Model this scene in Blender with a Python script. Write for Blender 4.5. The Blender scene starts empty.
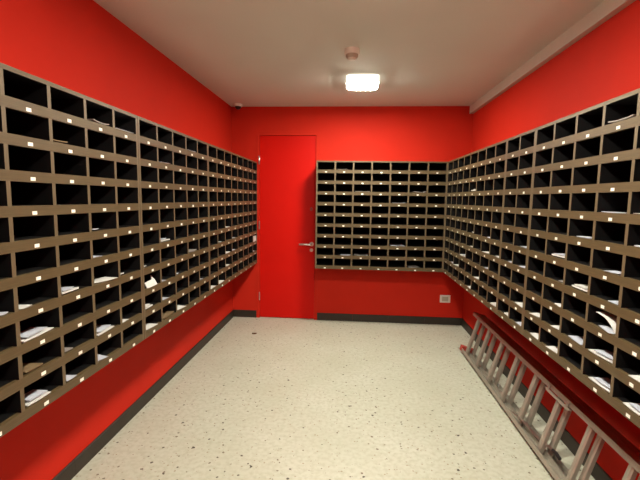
import bpy, bmesh, math, random
from mathutils import Matrix, Vector
random.seed(7)
scene = bpy.context.scene
col = scene.collection

# ------------------------------------------------------------------ camera, world, exposure
CAM_H, PITCH, YAW, ROLL, FPX = 1.4564, 0.1045, 0.0764, 0.0150, 396.87
cp, sp, cy, sy = math.cos(PITCH), math.sin(PITCH), math.cos(YAW), math.sin(YAW)
fwd = Vector((-sy * cp, cy * cp, -sp))
right0 = Vector((cy, sy, 0))
down0 = fwd.cross(right0)
cr, sr = math.cos(ROLL), math.sin(ROLL)
right = cr * right0 - sr * down0
down = sr * right0 + cr * down0
cam_data = bpy.data.cameras.new('camera')
cam_data.sensor_width = 36
cam_data.lens = 36 * FPX / 640
cam_data.clip_start = 0.02
cam = bpy.data.objects.new('camera', cam_data)
col.objects.link(cam)
m = Matrix.Identity(4)
for i in range(3):
    m[i][0], m[i][1], m[i][2] = right[i], -down[i], -fwd[i]
m[0][3], m[1][3], m[2][3] = 0, 0, CAM_H
cam.matrix_world = m
scene.camera = cam

world = bpy.data.worlds.new('world')
scene.world = world
world.use_nodes = True
world.node_tree.nodes['Background'].inputs[0].default_value = (0.02, 0.018, 0.016, 1)
world.node_tree.nodes['Background'].inputs[1].default_value = 0.2

vs = scene.view_settings
vs.view_transform = 'Standard'
vs.look = 'None'
vs.gamma = 1
vs.use_curve_mapping = False
vs.exposure = 0.0

LAMP_POWER = 248.0            # emission strength of each ceiling lamp's diffuser
LAMP_COLOR = (1.0, 0.965, 0.81)
LAMPS = [(0.075, 3.62), (0.075, 1.55), (0.075, -0.45)]  # last one is an unseen fill lamp, added for the lower walls

# ------------------------------------------------------------------ room measures (metres)
XL, XR, YB, YF, H = -1.4104, 1.3297, 4.6486, -2.2, 2.5
FX_L, FX_R, FY_B = -1.0995, 1.0135, 4.338           # front planes of the pigeonhole units
Z0, DZ, NROW = 0.681, 0.1166, 10                     # underside and row pitch
PITCH_X, T = 0.19715, 0.0165                         # column pitch, panel thickness
LIP = 0.036                                          # height of a shelf's front edge


# ------------------------------------------------------------------ materials
def srgb(r, g, b):
    f = lambda c: (c / 255 / 12.92) if c / 255 <= 0.04045 else ((c / 255 + 0.055) / 1.055) ** 2.4
    return (f(r), f(g), f(b), 1)


def mat(name, color, rough=0.6, metal=0.0, noise=0.0, scale=8.0, bump=0.0, bscale=60.0, stretch=None, spec=0.5):
    mt = bpy.data.materials.new(name)
    mt.use_nodes = True
    nt = mt.node_tree
    b = nt.nodes['Principled BSDF']
    b.inputs['Base Color'].default_value = color
    b.inputs['Roughness'].default_value = rough
    b.inputs['Metallic'].default_value = metal
    b.inputs['Specular IOR Level'].default_value = spec
    tc = nt.nodes.new('ShaderNodeTexCoord')
    mp = nt.nodes.new('ShaderNodeMapping')
    nt.links.new(tc.outputs['Object'], mp.inputs['Vector'])
    if stretch:
        mp.inputs['Scale'].default_value = stretch
    if noise > 0:
        n = nt.nodes.new('ShaderNodeTexNoise')
        n.inputs['Scale'].default_value = scale
        n.inputs['Detail'].default_value = 5
        nt.links.new(mp.outputs[0], n.inputs['Vector'])
        r = nt.nodes.new('ShaderNodeValToRGB')
        lo = tuple(max(0, c * (1 - noise)) for c in color[:3]) + (1,)
        hi = tuple(min(1, c * (1 + noise)) for c in color[:3]) + (1,)
        r.color_ramp.elements[0].position, r.color_ramp.elements[0].color = 0.3, lo
        r.color_ramp.elements[1].position, r.color_ramp.elements[1].color = 0.7, hi
        nt.links.new(n.outputs['Fac'], r.inputs[0])
        nt.links.new(r.outputs[0], b.inputs['Base Color'])
    if bump > 0:
        n2 = nt.nodes.new('ShaderNodeTexNoise')
        n2.inputs['Scale'].default_value = bscale
        n2.inputs['Detail'].default_value = 3
        nt.links.new(mp.outputs[0], n2.inputs['Vector'])
        bp = nt.nodes.new('ShaderNodeBump')
        bp.inputs['Strength'].default_value = bump
        bp.inputs['Distance'].default_value = 0.002
        nt.links.new(n2.outputs['Fac'], bp.inputs['Height'])
        nt.links.new(bp.outputs[0], b.inputs['Normal'])
    return mt


def emit_mat(name, color, strength):
    mt = bpy.data.materials.new(name)
    mt.use_nodes = True
    b = mt.node_tree.nodes['Principled BSDF']
    b.inputs['Base Color'].default_value = (0.9, 0.9, 0.88, 1)
    b.inputs['Emission Color'].default_value = (*color, 1)
    b.inputs['Emission Strength'].default_value = strength
    return mt


def floor_mat():
    mt = bpy.data.materials.new('terrazzo')
    mt.use_nodes = True
    nt = mt.node_tree
    N, L = nt.nodes.new, nt.links.new
    b = nt.nodes['Principled BSDF']
    b.inputs['Roughness'].default_value = 0.45
    tc = N('ShaderNodeTexCoord')

    def noise(scale, detail=4):
        n = N('ShaderNodeTexNoise')
        n.inputs['Scale'].default_value = scale
        n.inputs['Detail'].default_value = detail
        L(tc.outputs['Object'], n.inputs['Vector'])
        return n

    def ramp(src, stops):
        r = N('ShaderNodeValToRGB')
        el = r.color_ramp.elements
        while len(el) < len(stops):
            el.new(0.5)
        for e, (p, c) in zip(el, stops):
            e.position, e.color = p, c
        L(src, r.inputs[0])
        return r

    def mix(fac, a, c):
        mx = N('ShaderNodeMix')
        mx.data_type = 'RGBA'
        L(fac, mx.inputs['Factor'])
        L(a, mx.inputs[6])
        if isinstance(c, tuple):
            mx.inputs[7].default_value = c
        else:
            L(c, mx.inputs[7])
        return mx.outputs[2]

    base = ramp(noise(2.5).outputs['Fac'], [(0.3, FLOOR_A), (0.7, FLOOR_B)]).outputs[0]
    mott = ramp(noise(38, 3).outputs['Fac'], [(0.42, (0, 0, 0, 1)), (0.75, (1, 1, 1, 1))]).outputs[0]
    base = mix(mott, base, FLOOR_C)

    def chips(scale, thresh, size, color, src):
        v = N('ShaderNodeTexVoronoi')
        v.inputs['Scale'].default_value = scale
        v.inputs['Randomness'].default_value = 1.0
        nz = noise(scale * 2.2, 2)
        ad = N('ShaderNodeVectorMath')
        ad.operation = 'MULTIPLY_ADD'
        L(nz.outputs['Color'], ad.inputs[0])
        ad.inputs[1].default_value = (0.55 / scale,) * 3
        L(tc.outputs['Object'], ad.inputs[2])
        L(ad.outputs[0], v.inputs['Vector'])
        sep = N('ShaderNodeSeparateColor')
        L(v.outputs['Color'], sep.inputs[0])
        pick = N('ShaderNodeMath')
        pick.operation = 'LESS_THAN'
        L(sep.outputs[0], pick.inputs[0])
        pick.inputs[1].default_value = thresh
        # chip radius varies from cell to cell
        rad = N('ShaderNodeMath')
        rad.operation = 'MULTIPLY_ADD'
        L(sep.outputs[1], rad.inputs[0])
        rad.inputs[1].default_value = size
        rad.inputs[2].default_value = size * 0.35
        near = N('ShaderNodeMath')
        near.operation = 'LESS_THAN'
        L(v.outputs['Distance'], near.inputs[0])
        L(rad.outputs[0], near.inputs[1])
        mul = N('ShaderNodeMath')
        mul.operation = 'MULTIPLY'
        L(pick.outputs[0], mul.inputs[0])
        L(near.outputs[0], mul.inputs[1])
        return mix(mul.outputs[0], src, color)

    c = chips(70, 0.12, 0.30, FLOOR_D, base)
    c = chips(42, 0.11, 0.24, srgb(112, 101, 84), c)
    c = chips(38, 0.08, 0.23, srgb(74, 66, 54), c)
    c = chips(24, 0.05, 0.17, srgb(66, 58, 48), c)
    L(c, b.inputs['Base Color'])
    return mt


FLOOR_A, FLOOR_B, FLOOR_C, FLOOR_D = srgb(181, 182, 165), srgb(191, 192, 178), srgb(170, 170, 150), srgb(150, 139, 118)
M = dict(
    red=mat('red_wall_paint', srgb(196, 42, 27), 0.65, noise=0.04, scale=3, bump=0.25, bscale=220, spec=0.08),
    door_red=mat('red_door_gloss', srgb(202, 18, 8), 0.45, noise=0.03, scale=2, spec=0.15),
    ceiling=mat('ceiling_paint', srgb(212, 213, 204), 0.9, noise=0.03, scale=1.5, bump=0.15, bscale=150),
    cream=mat('cream_paint', srgb(200, 190, 175), 0.7, noise=0.03),
    floor=floor_mat(),
    skirting=mat('brown_skirting_tile', srgb(40, 32, 23), 0.5, noise=0.18, scale=14),
    wood=mat('taupe_laminate', srgb(82, 67, 42), 0.5, noise=0.16, scale=9, stretch=(1.2, 6, 22)),
    edge=mat('taupe_edge_band', srgb(94, 80, 58), 0.5, noise=0.1, scale=9, stretch=(22, 6, 1.2)),
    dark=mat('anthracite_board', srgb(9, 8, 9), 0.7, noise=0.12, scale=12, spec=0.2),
    paper=mat('white_paper', srgb(204, 203, 200), 0.8, noise=0.05, scale=20),
    bluepaper=mat('cool_white_paper', srgb(180, 184, 196), 0.75, noise=0.06, scale=20),
    greypaper=mat('grey_printed_paper', srgb(136, 130, 126), 0.6, noise=0.3, scale=30),
    kraft=mat('kraft_paper', srgb(112, 92, 64), 0.8, noise=0.12, scale=16),
    tag=mat('label_card', srgb(240, 238, 228), 0.6, noise=0.04, scale=60),
    white=mat('white_plastic', srgb(226, 222, 212), 0.4, noise=0.02),
    grey=mat('grey_plastic', srgb(176, 168, 152), 0.45, noise=0.03),
    black=mat('black_plastic', srgb(22, 21, 22), 0.4, noise=0.05),
    alu=mat('brushed_aluminium', srgb(172, 166, 154), 0.42, 0.65, noise=0.08, scale=20, bump=0.15, bscale=90, stretch=(1, 14, 1)),
    steel=mat('satin_steel', srgb(205, 200, 192), 0.3, 1.0, noise=0.04),
    redcap=mat('red_plastic_cap', srgb(158, 58, 48), 0.5, noise=0.1),
    blue=mat('blue_print', srgb(48, 78, 150), 0.5, noise=0.1),
    scrap=mat('dry_leaf_brown', srgb(96, 66, 44), 0.8, noise=0.3, scale=60),
    glow=emit_mat('lamp_diffuser', LAMP_COLOR, LAMP_POWER),
    rim=emit_mat('translucent_lamp_rim', LAMP_COLOR, 1.6),
)


# ------------------------------------------------------------------ helpers
class MB:
    """collects shapes for ONE mesh object"""

    def __init__(self):
        self.v, self.f, self.mi = [], [], []

    def box(self, a, b, mi=0, face_mi=None):
        """face_mi: {'-x':1,...} material slot of single faces"""
        n = len(self.v)
        x0, y0, z0 = a
        x1, y1, z1 = b
        self.v += [(x0, y0, z0), (x1, y0, z0), (x1, y1, z0), (x0, y1, z0), (x0, y0, z1), (x1, y0, z1), (x1, y1, z1), (x0, y1, z1)]
        for key, q in (('-z', (0, 3, 2, 1)), ('+z', (4, 5, 6, 7)), ('-y', (0, 1, 5, 4)), ('+x', (1, 2, 6, 5)), ('+y', (2, 3, 7, 6)), ('-x', (3, 0, 4, 7))):
            self.f.append(tuple(n + i for i in q))
            self.mi.append((face_mi or {}).get(key, mi))
        return self

    def prism(self, pts, axis0, axis1, n0, mi=0, caps=True):
        """closed outline pts (2D) in plane axis0/axis1 swept by the two offsets in n0 = (vector, vector)"""
        n = len(self.v)
        k = len(pts)
        for off in n0:
            for p in pts:
                self.v.append(tuple(axis0 * p[0] + axis1 * p[1] + off))
        for i in range(k):
            j = (i + 1) % k
            self.f.append((n + i, n + j, n + k + j, n + k + i))
            self.mi.append(mi)
        if caps:
            self.f.append(tuple(n + i for i in range(k - 1, -1, -1)))
            self.f.append(tuple(n + k + i for i in range(k)))
            self.mi += [mi, mi]
        return self

    def lathe(self, prof, c=(0, 0, 0), seg=20, mi=0):
        """profile (r, z) revolved about the z axis through c"""
        n = len(self.v)
        for r, z in prof:
            for s in range(seg):
                a = 2 * math.pi * s / seg
                self.v.append((c[0] + r * math.cos(a), c[1] + r * math.sin(a), c[2] + z))
        for i in range(len(prof) - 1):
            for s in range(seg):
                t = (s + 1) % seg
                self.f.append((n + i * seg + s, n + i * seg + t, n + (i + 1) * seg + t, n + (i + 1) * seg + s))
                self.mi.append(mi)
        self.f.append(tuple(n + s for s in range(seg - 1, -1, -1)))
        self.f.append(tuple(n + (len(prof) - 1) * seg + s for s in range(seg)))
        self.mi += [mi, mi]
        return self

    def tube(self, path, r, seg=8, mi=0):
        path = [Vector(p) for p in path]
        n = len(self.v)
        for i, p in enumerate(path):
            d = (path[min(i + 1, len(path) - 1)] - path[max(i - 1, 0)]).normalized()
            up = Vector((0, 0, 1)) if abs(d.z) < 0.9 else Vector((0, 1, 0))
            a = d.cross(up).normalized()
            b = a.cross(d)
            for s in range(seg):
                t = 2 * math.pi * s / seg
                self.v.append(tuple(p + r * (math.cos(t) * a + math.sin(t) * b)))
        for i in range(len(path) - 1):
            for s in range(seg):
                t = (s + 1) % seg
                self.f.append((n + i * seg + s, n + i * seg + t, n + (i + 1) * seg + t, n + (i + 1) * seg + s))
                self.mi.append(mi)
        self.f.append(tuple(n + s for s in range(seg - 1, -1, -1)))
        self.f.append(tuple(n + (len(path) - 1) * seg + s for s in range(seg)))
        self.mi += [mi, mi]
        return self

    def mesh(self, name, mats, smooth=False, bevel=0.0):
        me = bpy.data.meshes.new(name)
        me.from_pydata(self.v, [], self.f)
        for mm in (mats if isinstance(mats, (list, tuple)) else [mats]):
            me.materials.append(mm)
        me.polygons.foreach_set('material_index', self.mi)
        bm = bmesh.new()
        bm.from_mesh(me)
        bmesh.ops.recalc_face_normals(bm, faces=bm.faces)
        if bevel:
            ed = [e for e in bm.edges if len(e.link_faces) == 2 and e.calc_face_angle(0) > 0.6]
            bmesh.ops.bevel(bm, geom=ed, offset=bevel, segments=2, affect='EDGES', profile=0.5)
        bm.to_mesh(me)
        bm.free()
        if smooth:
            me.polygons.foreach_set('use_smooth', [True] * len(me.polygons))
            me.set_sharp_from_angle(angle=math.radians(40))
        me.update()
        return me

    def build(self, name, mats, parent=None, smooth=False, bevel=0.0, loc=None):
        return link(name, self.mesh(name, mats, smooth, bevel), parent, loc)


def link(name, data, parent=None, loc=None):
    o = bpy.data.objects.new(name, data)
    col.objects.link(o)
    if parent:
        o.parent = parent
    if loc:
        o.location = loc
    return o


def thing(name, label, cat, loc=(0, 0, 0), rotz=0.0, group=None):
    o = link(name, None)
    o.location = loc
    o.rotation_euler = (0, 0, rotz)
    return tag(o, label, cat, group)


def tag(o, label, cat=None, group=None, kind=None):
    o['label'] = label
    if cat:
        o['category'] = cat
    if group:
        o['group'] = group
    if kind:
        o['kind'] = kind
    return o


def struct(o, label, cat):
    return tag(o, label, cat, kind='structure')


X, Y, Z = Vector((1, 0, 0)), Vector((0, 1, 0)), Vector((0, 0, 1))


def rounded_rect(w, d, r, seg=5):
    pts = []
    for cx, cy_, a0 in ((w / 2 - r, d / 2 - r, 0), (-w / 2 + r, d / 2 - r, 90), (-w / 2 + r, -d / 2 + r, 180), (w / 2 - r, -d / 2 + r, 270)):
        for i in range(seg + 1):
            a = math.radians(a0 + 90 * i / seg)
            pts.append((cx + r * math.cos(a), cy_ + r * math.sin(a)))
    return pts


# ------------------------------------------------------------------ room shell
WT = 0.12
DX0, DX1, DH = -1.083, -0.412, 2.18                  # door opening
struct(MB().box((XL - WT, YF - WT, -0.1), (XR + WT, YB + WT, 0)).build('floor', M['floor']), 'beige terrazzo floor with dark stone chips', 'floor')
struct(MB().box((XL - WT, YF - WT, H), (XR + WT, YB + WT, H + 0.1)).build('ceiling', M['ceiling']), 'plain off-white painted ceiling', 'ceiling')
struct(MB().box((XL - WT, YF - WT, 0), (XL, YB + WT, H)).build('wall_left', M['red']), 'red painted left wall behind the long row of pigeonholes', 'wall')
struct(MB().box((XR, YF - WT, 0), (XR + WT, YB + WT, H)).build('wall_right', M['red']), 'red painted right wall behind pigeonholes and ladder', 'wall')
wb = MB().box((XL, YB, 0), (DX0, YB + WT, H)).box((DX1, YB, 0), (XR, YB + WT, H)).box((DX0, YB, DH), (DX1, YB + WT, H))
struct(wb.build('wall_back', M['red']), 'red painted back wall around the red door', 'wall')
struct(MB().box((XL, YF - WT, 0), (XR, YF, H)).build('wall_front', M['red']), 'red painted wall closing the room behind the camera', 'wall')
struct(MB().box((1.288, YF, 2.415), (XR, YB, H)).build('trim_1', M['cream'], bevel=0.002), 'cream boxed strip along the right wall under the ceiling', 'trim')

# skirting: tiles laid end to end
tile_len = 0.40


def skirting(name, label, p0, p1, inward, skip=None):
    root = link(name, None)
    struct(root, label, 'baseboard')
    p0, p1, inward = Vector(p0), Vector(p1), Vector(inward)
    d = (p1 - p0)
    n = max(1, round(d.length / tile_len))
    step = d / n
    me = None
    for i in range(n):
        if me is None:
            a = step.normalized()
            q = MB()
            hgt, th, gap = 0.087, 0.010, 0.0004
            q.prism([(0, 0), (th, 0), (th, hgt - 0.003), (th - 0.003, hgt), (0, hgt)], inward, Z, (a * gap, a * (step.length - gap)))
            me = q.mesh('tile', M['skirting'])
        link('tile', me, root, p0 + step * i)
    return root


skirting('baseboard_left', 'dark brown skirting tiles along the left wall', (XL, YF, 0), (XL, YB, 0), (1, 0, 0))
skirting('baseboard_right', 'dark brown skirting tiles along the right wall behind the ladder', (XR, YF, 0), (XR, YB, 0), (-1, 0, 0))
sb = skirting('baseboard_back', 'dark brown skirting tiles along the back wall beside the door', (DX1 + 0.035, YB, 0), (XR - 0.011, YB, 0), (0, -1, 0))
q = MB().prism([(0, 0), (0.010, 0), (0.010, 0.084), (0.007, 0.087), (0, 0.087)], -Y, Z, (X * 0.0, X * (DX0 - 0.035 - XL - 0.0115)))
link('tile', q.mesh('tile', M['skirting']), sb, (XL + 0.011, YB, 0))

# door
door = link('door_1', None, loc=(DX0, YB, 0))
struct(door, 'flush red door with steel lever handle in the back wall', 'door')
W = DX1 - DX0
MB().box((0.006, 0.012, 0.006), (W - 0.006, 0.052, DH - 0.008)).build('door_leaf', M['door_red'], door, bevel=0.002)
fr = MB()
for a, b in (((-0.035, -0.006, 0), (0.0035, 0.0, DH + 0.035)), ((W - 0.0035, -0.006, 0), (W + 0.035, 0.0, DH + 0.035)), ((0.0035, -0.006, DH - 0.0045), (W - 0.0035, 0.0, DH + 0.035))):
    fr.box(a, b)
for a, b in (((0, 0.0, 0), (0.0035, 0.1, DH)), ((W - 0.0035, 0.0, 0), (W, 0.1, DH)), ((0.0035, 0.0, DH - 0.0045), (W - 0.0035, 0.1, DH))):
    fr.box(a, b)
fr.build('door_frame', M['red'], door)
for z in (0.22, 1.08, 1.84):
    MB().lathe([(0.006, 0), (0.0075, 0.002), (0.0075, 0.098), (0.006, 0.1)], (0.002, -0.009, z), 10).build('hinge', M['steel'], door, smooth=True)
hz, hx = 0.915, W - 0.045
hd = MB()
hd.tube([(hx, 0.012, hz), (hx, -0.028, hz), (hx - 0.006, -0.038, hz), (hx - 0.016, -0.042, hz), (hx - 0.13, -0.042, hz), (hx - 0.14, -0.038, hz)], 0.011, 10)
hnd = hd.build('lever_handle', M['steel'], door, smooth=True)
rs = MB().prism([(0.026 * math.cos(a * math.pi / 9), 0.026 * math.sin(a * math.pi / 9)) for a in range(18)], X, Z, (Y * 0.004, Y * 0.012))
rs.build('rose', M['steel'], door, smooth=True, loc=(hx, 0, hz))
cyl = MB().prism([(0.020 * math.cos(a * math.pi / 9), 0.020 * math.sin(a * math.pi / 9)) for a in range(18)], X, Z, (Y * 0.004, Y * 0.012))
cyl.prism([(0.008 * math.cos(a * math.pi / 6), 0.008 * math.sin(a * math.pi / 6)) for a in range(12)], X, Z, (Y * -0.004, Y * 0.004))
cyl.build('lock_cylinder', M['steel'], door, smooth=True, loc=(hx, 0, hz - 0.072))
cyl = MB().prism([(0.016 * math.cos(a * math.pi / 9), 0.022 * math.sin(a * math.pi / 9)) for a in range(18)], X, Z, (Y * 0.002, Y * 0.012))
cyl.build('upper_lock', M['redcap'], door, smooth=True, loc=(hx - 0.008, 0, 1.33))

# ------------------------------------------------------------------ ceiling things
LAMP_W = 0.27


def lamp(x, y, label):
    t = thing('ceiling_lamp', label, 'lamp', (x, y, H), 0, 'bulkhead lamps along the ceiling')
    rr = rounded_rect(LAMP_W + 0.012, LAMP_W + 0.012, 0.05)
    MB().prism(rr, X, Y, (Z * -0.055, Z * 0)).build('lamp_base', M['rim'], t, smooth=True)
    rings = [(1.0, -0.055), (0.99, -0.058), (0.96, -0.061), (0.92, -0.062)]
    q = MB()
    base = rounded_rect(LAMP_W, LAMP_W, 0.06, 4)
    k = len(base)
    for s, z in rings:
        q.v += [(p[0] * s, p[1] * s, z) for p in base]
    for i in range(len(rings) - 1):
        for j in range(k):
            jj = (j + 1) % k
            q.f.append((i * k + j, i * k + jj, (i + 1) * k + jj, (i + 1) * k + j))
            q.mi.append(0)
    q.f.append(tuple((len(rings) - 1) * k + j for j in range(k)))
    q.mi.append(0)
    q.f.append(tuple(range(k - 1, -1, -1)))
    q.mi.append(0)
    q.build('lamp_diffuser', M['glow'], t, smooth=True)
    return t


lamp(*LAMPS[0], 'glowing square bulkhead lamp on the ceiling near the door')
lamp(*LAMPS[1], 'second bulkhead lamp on the ceiling, just above the camera view')
lamp(*LAMPS[2], 'unseen third lamp added behind the camera to brighten the lower walls')  # added fill light in lamp form, lifts the lower walls

sd = thing('smoke_detector', 'round pale smoke detector on the ceiling in front of the lamp', 'smoke detector', (-0.017, 2.92, H))
MB().lathe([(0.055, 0), (0.055, -0.030), (0.050, -0.036)], seg=28).build('detector_base', M['white'], sd, smooth=True)
MB().lathe([(0.044, -0.036), (0.042, -0.052), (0.036, -0.060)], seg=28).build('detector_vent', M['grey'], sd, smooth=True)
MB().lathe([(0.030, -0.060), (0.026, -0.070), (0.012, -0.074)], seg=28).build('detector_cap', M['white'], sd, smooth=True)
for x, lab in ((-0.188, 'faint round filler disc on the ceiling left of the lamp'), (0.322, 'faint round filler disc on the ceiling right of the lamp')):
    o = MB().lathe([(0.022, 0), (0.022, -0.0008), (0.019, -0.0014)], seg=18).build('blanking_disc', M['ceiling'], smooth=True, loc=(x, 3.53, H))
    tag(o, lab, 'disc', 'filler discs beside the lamp')
cd = thing('dome_camera', 'small white dome camera with dark lens in the left ceiling corner', 'camera', (-1.298, 4.53, H))
MB().lathe([(0.052, 0), (0.052, -0.020), (0.047, -0.026)], seg=24).build('camera_base', M['white'], cd, smooth=True)
MB().lathe([(0.036, -0.026)] + [(0.036 * math.cos(a), -0.026 - 0.034 * math.sin(a)) for a in (0.3, 0.6, 0.9, 1.2, 1.45)], seg=24).build('camera_dome', M['black'], cd, smooth=True)

# wall socket low on the back wall
ws = thing('wall_socket', 'small white wall socket low on the red back wall', 'socket', (1.121, YB, 0.31))
MB().box((-0.060, -0.010, -0.045), (0.060, 0, 0.045)).build('socket_plate', M['white'], ws, bevel=0.003)
MB().box((-0.036, -0.013, -0.027), (0.036, -0.010, 0.027)).build('socket_face', M['grey'], ws, bevel=0.001)

# ------------------------------------------------------------------ pigeonhole units
HT = NROW * DZ + 0.016                                # height of a unit
OPEN = PITCH_X - T


def make_unit(n, depth, label, loc, rotz, first_label_seed=0):
    """local x runs left to right as seen from the room, y into the wall, z up; origin at the lower left front corner"""
    t = thing('pigeonhole_unit', label, 'mail shelf', loc, rotz, 'wall-hung pigeonhole mail units')
    Wd = n * PITCH_X + T
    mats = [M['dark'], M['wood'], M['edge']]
    MB().box((0, 0, HT - 0.016), (Wd, depth, HT), 1, {'-z': 0}).build('top_panel', mats, t)
    for i, x in enumerate((0, Wd - T)):
        MB().box((x, 0, 0), (x + T, depth, HT - 0.016), 1, {('+x' if i == 0 else '-x'): 0, '-y': 2}).build('side_panel', mats, t)
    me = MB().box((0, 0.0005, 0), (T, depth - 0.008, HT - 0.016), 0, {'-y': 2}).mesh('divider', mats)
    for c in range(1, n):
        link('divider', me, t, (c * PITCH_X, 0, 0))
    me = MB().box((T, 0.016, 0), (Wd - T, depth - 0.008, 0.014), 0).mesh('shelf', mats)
    me2 = MB().box((T, 0, 0), (Wd - T, 0.016, LIP), 1).mesh('shelf_front', mats)
    ml = MB().box((-0.0105, -0.0012, -0.0062), (0.0105, 0, 0.0062)).mesh('number_label', M['tag'])
    for r in range(NROW):
        z = (NROW - 1 - r) * DZ
        link('shelf', me, t, (0, 0, z + LIP - 0.014))
        link('shelf_front', me2, t, (0, 0, z))
        for c in range(n):
            link('number_label', ml, t, (T / 2 + (c + 0.5) * PITCH_X + random.uniform(-0.003, 0.003), 0, z + 0.0115 + random.uniform(-0.0012, 0.0012)))
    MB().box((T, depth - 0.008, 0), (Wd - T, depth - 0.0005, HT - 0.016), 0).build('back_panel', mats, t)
    return t


GL, GR = 0.0195, 0.0170                               # extra pitch where two side panels meet
colY_L = lambda k: 1.3044 + k * PITCH_X + GL * ((k >= 4) + (k >= 9))
colY_R = lambda k: 4.2355 - k * PITCH_X - GR * ((k >= 8) + (k >= 10))
colX_B = lambda k: -0.2766 + k * PITCH_X
half = PITCH_X / 2 + T / 2
dL, dR, dB = FX_L - XL, XR - FX_R, YB - FY_B
UNITS = {}
for key, k0, n, lab in (('L0', -1, 5, 'nearest five-column brown pigeonhole unit on the left red wall'),
                        ('L1', 4, 5, 'middle five-column brown pigeonhole unit on the left red wall'),
                        ('L2', 9, 8, 'far eight-column brown pigeonhole unit on the left wall beside the door')):
    UNITS[key] = make_unit(n, dL, lab, (FX_L, colY_L(k0) - half, Z0), math.pi / 2)
for key, k0, n, lab in (('R0', 0, 8, 'far eight-column brown pigeonhole unit on the right wall in the corner'),
                        ('R1', 8, 2, 'narrow two-column brown pigeonhole unit in the middle of the right wall'),
                        ('R2', 10, 5, 'nearest five-column brown pigeonhole unit on the right wall above the ladder')):
    UNITS[key] = make_unit(n, dR, lab, (FX_R, colY_R(k0) + half, Z0), -math.pi / 2)
UNITS['B0'] = make_unit(7, dB, 'seven-column brown pigeonhole unit on the back wall right of the door', (colX_B(0) - half, FY_B, Z0), 0)

# ------------------------------------------------------------------ mail lying in the pigeonholes
# (wall, column, row, left/near and right/far fraction of the opening, style)
MAIL = [
('L',2,0,0.24,0.92,'magazine'),
('L',3,0,0.12,0.95,'thin'),
('L',1,1,0.02,0.46,'kraft'),
('L',2,4,0.05,0.26,'small'),
('L',2,5,0.02,0.37,'letter'),
('L',1,6,0.02,0.61,'stack'),
('L',2,6,0.02,0.87,'letter'),
('L',-1,6,0.70,0.92,'letter'),
('L',0,6,0.02,0.35,'letter'),
('L',0,7,0.02,0.93,'big'),
('L',1,8,0.04,0.32,'grey'),
('L',1,9,0.03,0.37,'letter'),
('L',2,8,0.02,0.83,'big'),
('L',2,9,0.02,0.40,'letter'),
('L',0,9,0.07,0.69,'big'),
('L',5,1,0.29,0.87,'thin'),
('L',5,5,0.02,0.76,'stack'),
('L',3,6,0.02,0.15,'small'),
('L',4,6,0.02,0.20,'small'),
('L',4,7,0.20,0.85,'packet'),
('L',5,7,0.02,0.29,'letter'),
('L',4,8,0.02,0.53,'stack'),
('L',5,8,0.02,0.47,'thin'),
('L',3,8,0.02,0.36,'letter'),
('L',4,9,0.02,0.75,'letter'),
('L',5,9,0.07,0.97,'kraft'),
('L',6,9,0.02,0.74,'letter'),
('L',6,7,0.02,0.24,'small'),
('L',7,0,0.21,0.98,'thin'),
('L',11,5,0.02,0.79,'letter'),
('L',10,6,0.02,0.45,'small'),
('L',7,6,0.02,0.86,'magazine'),
('L',11,7,0.02,0.84,'letter'),
('L',12,6,0.03,0.66,'thin'),
('L',12,7,0.02,0.64,'thin'),
('L',16,7,0.15,0.95,'upright'),
('L',16,8,0.11,0.72,'letter'),
('L',8,8,0.02,0.31,'small'),
('L',9,9,0.04,0.83,'letter'),
('L',10,9,0.02,0.98,'letter'),
('L',11,8,0.16,0.74,'letter'),
('L',0,8,0.10,0.53,'kraft'),
('R',13,0,0.12,0.91,'magazine'),
('R',4,2,0.03,0.92,'stack'),
('R',13,3,0.02,0.92,'letter'),
('R',14,3,0.71,0.96,'letter'),
('R',12,4,0.03,0.69,'letter'),
('R',14,4,0.63,0.77,'letter'),
('R',11,5,0.02,0.71,'stack'),
('R',13,5,0.02,0.54,'letter'),
('R',11,6,0.09,0.29,'grey'),
('R',12,6,0.02,0.73,'stack'),
('R',13,6,0.02,0.39,'thin'),
('R',11,7,0.05,0.46,'letter'),
('R',13,7,0.12,0.73,'letter'),
('R',13,7,0.08,0.60,'fold'),
('R',13,8,0.02,0.89,'big'),
('R',13,9,0.02,0.83,'big'),
('R',12,8,0.04,0.77,'letter'),
('R',11,8,0.02,0.47,'letter'),
('R',11,9,0.03,0.66,'letter'),
('R',14,8,0.29,0.63,'letter'),
('R',14,9,0.21,0.74,'big'),
('R',9,8,0.02,0.75,'letter'),
('R',10,8,0.02,0.63,'letter'),
('R',9,9,0.02,0.56,'thin'),
('R',10,9,0.03,0.67,'letter'),
('R',9,6,0.02,0.48,'letter'),
('R',9,5,0.05,0.57,'thin'),
('R',6,5,0.02,0.47,'letter'),
('R',4,5,0.02,0.30,'small'),
('R',4,6,0.02,0.56,'letter'),
('R',6,6,0.02,0.74,'letter'),
('R',7,6,0.02,0.52,'letter'),
('R',8,6,0.02,0.36,'letter'),
('R',3,7,0.02,0.92,'stack'),
('R',1,8,0.04,0.68,'letter'),
('R',2,8,0.10,0.88,'letter'),
('R',6,7,0.06,0.49,'thin'),
('R',5,8,0.02,0.64,'letter'),
('R',4,9,0.02,0.62,'letter'),
('R',7,9,0.02,0.64,'stack'),
('R',8,9,0.02,0.46,'stack'),
('B',4,3,0.15,0.92,'letter'),
('B',5,2,0.27,0.97,'magazine'),
('B',1,8,0.34,0.98,'letter'),
('B',2,8,0.10,0.95,'grey'),
('B',4,7,0.12,0.98,'thin'),
('B',5,9,0.15,0.80,'grey'),
('B',2,2,0.06,0.96,'grey'),
('B',1,0,0.06,0.65,'grey'),
]
ORD = ['first', 'second', 'third', 'fourth', 'fifth', 'sixth', 'seventh', 'eighth', 'ninth', 'tenth']


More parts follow.
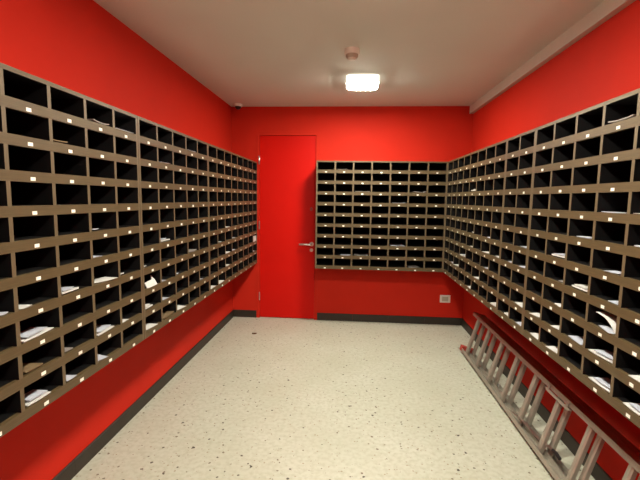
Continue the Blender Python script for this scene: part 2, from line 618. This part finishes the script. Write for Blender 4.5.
def where(w, k, row):
    if w == 'L':
        if k < 4:
            return '%s row, %s column from right of left wall\'s nearest unit' % (ORD[row], ORD[3 - k])
        if k < 9:
            return '%s row, %s column of left wall\'s middle unit' % (ORD[row], ORD[k - 4])
        return '%s row, %s column of left wall\'s far unit' % (ORD[row], ORD[k - 9])
    if w == 'R':
        if k < 8:
            return '%s row, %s column of right wall\'s far unit' % (ORD[row], ORD[k])
        if k < 10:
            return '%s row, %s column of right wall\'s two-column unit' % (ORD[row], ORD[k - 8])
        return '%s row, %s column of right wall\'s nearest unit' % (ORD[row], ORD[k - 10])
    return '%s row, %s column of the back wall unit' % (ORD[row], ORD[k])


def sheet(w, d, th, curl=0.0, sag=0.0, wave=0.0, nx=6, ny=4, lift=0.0):
    """a sheet or envelope: w wide, d deep, th thick, corners curling up"""
    q = MB()
    for top in (0, 1):
        for j in range(ny + 1):
            for i in range(nx + 1):
                a, b = i / nx, j / ny
                z = curl * (2 * a - 1) ** 2 * (1 - 0.6 * b) + sag * (1 - b) ** 2 + wave * (0.5 + 0.5 * math.sin(3.1 * a + 4 * b)) + lift * b + th * top
                q.v.append(((a - 0.5) * w, b * d, z))
    nn = (nx + 1) * (ny + 1)
    ix = lambda i, j, t: t * nn + j * (nx + 1) + i
    for j in range(ny):
        for i in range(nx):
            q.f.append((ix(i, j, 1), ix(i + 1, j, 1), ix(i + 1, j + 1, 1), ix(i, j + 1, 1)))
            q.f.append((ix(i, j, 0), ix(i, j + 1, 0), ix(i + 1, j + 1, 0), ix(i + 1, j, 0)))
    for i in range(nx):
        q.f.append((ix(i, 0, 0), ix(i + 1, 0, 0), ix(i + 1, 0, 1), ix(i, 0, 1)))
        q.f.append((ix(i, ny, 0), ix(i, ny, 1), ix(i + 1, ny, 1), ix(i + 1, ny, 0)))
    for j in range(ny):
        q.f.append((ix(0, j, 0), ix(0, j, 1), ix(0, j + 1, 1), ix(0, j + 1, 0)))
        q.f.append((ix(nx, j, 0), ix(nx, j + 1, 0), ix(nx, j + 1, 1), ix(nx, j, 1)))
    q.mi = [0] * len(q.f)
    return q


GROUP = 'mail lying in the pigeonholes'


def place(q, name, mt, w, k, row, frac, inset, dz, skew, label, cat):
    """frac: place of the sheet's middle across the opening, in the wall's own direction"""
    zs = Z0 + (NROW - 1 - row) * DZ + LIP + 0.0006 + dz
    s = (frac - 0.5) * OPEN
    if w == 'L':
        loc, rot = (FX_L - inset, colY_L(k) + s, zs), math.pi / 2
    elif w == 'R':
        loc, rot = (FX_R + inset, colY_R(k) + s, zs), -math.pi / 2
    else:
        loc, rot = (colX_B(k) + s, FY_B + inset, zs), 0
    # keep the turned sheet between the two dividers
    sg = -1 if w == 'R' else 1
    lim = OPEN / 2 - 0.003
    for _ in range(12):
        xs = [v[0] * math.cos(skew) - v[1] * math.sin(skew) + sg * s for v in q.v]
        if min(xs) >= -lim and max(xs) <= lim:
            break
        skew *= 0.7
        if _ > 6:
            s += sg * (max(0, -lim - min(xs)) - max(0, max(xs) - lim))
    if w == 'L':
        loc = (loc[0], colY_L(k) + s, zs)
    elif w == 'R':
        loc = (loc[0], colY_R(k) + s, zs)
    else:
        loc = (colX_B(k) + s, loc[1], zs)
    o = q.build(name, mt, smooth=True, loc=loc)
    o.rotation_euler = (0, 0, rot + skew)
    tag(o, label, cat, GROUP)
    return o


for w, k, row, f0, f1, style in MAIL:
    wd = max(0.035, (f1 - f0) * OPEN * 0.98)
    fm = (f0 + f1) / 2
    R = random.uniform
    at = where(w, k, row)
    white = M['paper'] if R(0, 1) < 0.6 else M['bluepaper']
    sk = R(-0.32, 0.32)
    args = (w, k, row, fm)
    if style == 'letter':
        place(sheet(wd * 0.93, R(0.055, 0.10), 0.002, R(0.0, 0.003), R(0.0, 0.0025), R(0, 0.0015)), 'letter', white, *args, R(0.002, 0.006), 0, sk, 'white letter in ' + at, 'letter')
    elif style == 'small':
        place(sheet(wd, 0.10, 0.003, R(0.002, 0.006), 0.004, 0.003), 'folded_note', white, *args, 0.006, 0, sk, 'small white folded note in ' + at, 'note')
    elif style == 'thin':
        place(sheet(wd, 0.2, 0.0012, 0.002, 0.001, 0.002), 'leaflet', M['bluepaper'], *args, 0.006, 0, sk * 0.5, 'thin pale leaflet in ' + at, 'leaflet')
    elif style == 'grey':
        place(sheet(wd, 0.16, 0.002, 0.003, 0.002, 0.002), 'leaflet', M['greypaper'], *args, 0.008, 0, sk, 'dull grey leaflet in ' + at, 'leaflet')
    elif style == 'kraft':
        place(sheet(wd, 0.2, 0.004, 0.003, 0.003, 0.002), 'envelope', M['kraft'], *args, 0.006, 0, sk * 0.4, 'brown envelope in ' + at, 'envelope')
    elif style == 'magazine':
        place(sheet(wd, 0.20, 0.004, 0.006, 0.001, 0.002), 'magazine', M['greypaper'], *args, 0.004, 0, sk * 0.3, 'curled grey magazine in ' + at, 'magazine')
    elif style == 'big':
        place(sheet(wd * 0.93, 0.075, 0.003, 0.002, 0.001, 0.001), 'envelope', M['paper'], *args, 0.004, 0, sk * 0.3, 'large white envelope in ' + at, 'envelope')
        place(sheet(wd * 0.7, 0.06, 0.002, 0.001, 0.002, 0.0, lift=0.001), 'letter', M['bluepaper'], w, k, row, fm + R(-0.05, 0.05), 0.012, 0.0095, sk * 0.6, 'upper curled letter in ' + at, 'letter')
    elif style == 'stack':
        place(sheet(wd * 0.95, 0.09, 0.006, 0.002, 0.003, 0.003), 'envelope', M['paper'], *args, 0.004, 0, sk * 0.3, 'thick white envelope in ' + at, 'envelope')
        place(sheet(wd * 0.72, 0.075, 0.002, 0.001, 0.003, 0.0, lift=0.001), 'letter', white, w, k, row, fm + R(-0.04, 0.04), 0.010, 0.0125, sk, 'upper curled letter in ' + at, 'letter')
    elif style == 'upright':
        q = MB().prism([(-wd / 2, 0), (wd / 2, 0), (wd / 2 - 0.01, 0.062), (-wd / 2 + 0.004, 0.066)], X, Z, (Y * 0.0, Y * 0.003))
        place(q, 'letter', M['paper'], *args, 0.002, 0, 0, 'white letter standing upright in ' + at, 'letter')
    elif style == 'packet':
        # folded packet leaning back against the compartment, one corner sticking up
        out = [(-0.058, 0), (0.052, 0), (0.058, 0.030), (0.048, 0.062), (0.034, 0.036), (-0.052, 0.032)]
        tilt = (Z + Y * 0.7).normalized()
        q = MB().prism(out, X, tilt, (Y * 0.0, Y * 0.005 + Z * 0.001))
        place(q, 'leaflet', M['paper'], *args, 0.002, 0.0005, 0, 'folded white leaflet leaning upright in ' + at, 'leaflet')
    elif style == 'fold':
        # a strip of paper that bends up from the shelf and leans over to one side
        q = MB()
        n = 9
        pts = []
        for i in range(n + 1):
            a = i / n
            pts.append((-0.055 + 0.125 * a, 0.002 + 0.048 * (1 - a ** 2.6)) if w == 'R' else (-0.05 + 0.085 * a, 0.002 + 0.058 * math.sin(a * math.pi * 0.5)))
        for side in (0, 1):
            for x, z in pts:
                q.v += [(x, 0.0, z + side * 0.0016), (x + 0.006, 0.045, z + side * 0.0016 + 0.003)]
        N2 = 2 * (n + 1)
        for i in range(n):
            a, b, c, d = 2 * i, 2 * i + 1, 2 * i + 3, 2 * i + 2
            q.f += [(a, b, c, d), (a + N2, d + N2, c + N2, b + N2), (a, d, d + N2, a + N2), (b, b + N2, c + N2, c)]
        q.f += [(0, N2, N2 + 1, 1), (2 * n, 2 * n + 1, N2 + 2 * n + 1, N2 + 2 * n)]
        q.mi = [0] * len(q.f)
        place(q, 'leaflet', M['paper'], *args, 0.004, 0.006, 0, 'white leaflet bent upwards in ' + at, 'leaflet')

# ------------------------------------------------------------------ ladder lying on its side against the right wall
LAD_W, SEC = 0.385, 0.056
th = math.asin(0.28)
lad = thing('extension_ladder', 'two-section aluminium ladder on its side along the right wall', 'ladder', (1.078, 3.772, 0.034), 0)
lad.rotation_euler = (0, th, 0)
# local frame: z from the lower rail to the upper one, x towards the wall, y along the ladder (negative = towards the camera)
LEN = 3.70
rail_flange, rail_t = 0.028, 0.003


def rail(x0, x1, z, up, y0, y1, name='rail'):
    """channel whose web lies at z and whose flanges point inwards (up = +1 for the lower rail)"""
    f, t = rail_flange * up, rail_t * up
    pts = [(x0, z), (x1, z), (x1, z + f), (x1 - rail_t, z + f), (x1 - rail_t, z + t), (x0 + rail_t, z + t), (x0 + rail_t, z + f), (x0, z + f)]
    return MB().prism(pts, X, Z, (Y * y0, Y * y1)).build(name, M['alu'], lad)


hexa = [(0.016, 0.009), (0.009, 0.017), (-0.009, 0.017), (-0.016, 0.009), (-0.016, -0.009), (-0.009, -0.017), (0.009, -0.017), (0.016, -0.009)]
for s, (x0, off, y1) in enumerate(((0.0, 0.105, 0.0), (SEC + 0.002, 0.105, 0.0))):
    rail(x0, x0 + SEC, 0.0, 1, -LEN, y1)
    rail(x0, x0 + SEC, LAD_W, -1, -LEN, y1)
    me = MB().prism(hexa, X, Y, (Z * (rail_t + 0.0005), Z * (LAD_W - rail_t - 0.0005))).mesh('rung', M['alu'])
    i = 0
    while off + i * 0.2885 < LEN - 0.05:
        link('rung', me, lad, (x0 + SEC / 2, -(off + i * 0.2885), 0))
        i += 1
    for z, up in ((0.0, 1), (LAD_W, -1)):
        far = 0.032 if up > 0 else 0.014
        hgt = 0.044 if up > 0 else 0.032
        a, b = sorted((z - 0.004 * up, z + hgt * up))
        xa, xb = (x0 - 0.004, x0 + SEC) if s == 0 else (x0 + 0.001, x0 + SEC + 0.004)
        o = MB().box((xa, -0.026 if up > 0 else 0.0005, a), (xb, far, b)).build('end_cap', M['redcap'], lad, bevel=0.006)
        o['label'] = 'red plastic end cap'
# guide bracket under the upper rail, latch hook on the lower rail, printed sticker
g = MB().prism([(-1.42, LAD_W - 0.040), (-1.46, LAD_W - 0.034), (-1.66, LAD_W - 0.034), (-1.70, LAD_W - 0.040), (-1.66, LAD_W - 0.050), (-1.46, LAD_W - 0.050)], Y, Z, (X * -0.006, X * 0.001))
g.box((-0.006, -1.47, LAD_W - 0.036), (-0.0005, -1.45, LAD_W - 0.010)).box((-0.006, -1.67, LAD_W - 0.036), (-0.0005, -1.65, LAD_W - 0.010))
g.build('guide_bracket', M['alu'], lad)
hk = MB().tube([(0.010, -1.18, 0.036), (0.016, -1.30, 0.052), (0.030, -1.50, 0.058), (0.046, -1.62, 0.072)], 0.006, 8)
hk.tube([(0.034, -1.20, 0.036), (0.040, -1.32, 0.050), (0.048, -1.48, 0.054), (0.052, -1.62, 0.072)], 0.005, 8)
hook = hk.build('latch_hook', M['steel'], lad, smooth=True)
tip = MB().tube([(0.049, -1.612, 0.071), (0.050, -1.645, 0.076), (0.050, -1.685, 0.070)], 0.010, 8).build('hook_tip', M['black'], hook, smooth=True)
tip['label'] = 'black plastic hook tip'
xs = 2 * SEC + 0.002 - rail_t
stk = MB().box((xs - 0.0016, -0.70, 0.0045), (xs - 0.0003, -0.62, 0.0275)).build('sticker', M['paper'], lad)
stk['label'] = 'white and blue sticker on the lower rail'
MB().box((xs - 0.0024, -0.68, 0.009), (xs - 0.0017, -0.645, 0.022)).build('print', M['blue'], stk)

# dry scrap on the floor
q = MB().prism([(0.022 * math.cos(a) * (1 + 0.35 * math.sin(3 * a)), 0.014 * math.sin(a) * (1 + 0.3 * math.cos(2 * a))) for a in [i * math.pi / 7 for i in range(14)]], X, Y, (Z * 0.0005, Z * 0.012 + X * 0.004))
sc = q.build('dry_leaf', M['scrap'], smooth=False, bevel=0.002, loc=(-1.005, 4.06, 0))
tag(sc, 'small brown dry leaf on the floor near the door', 'leaf')
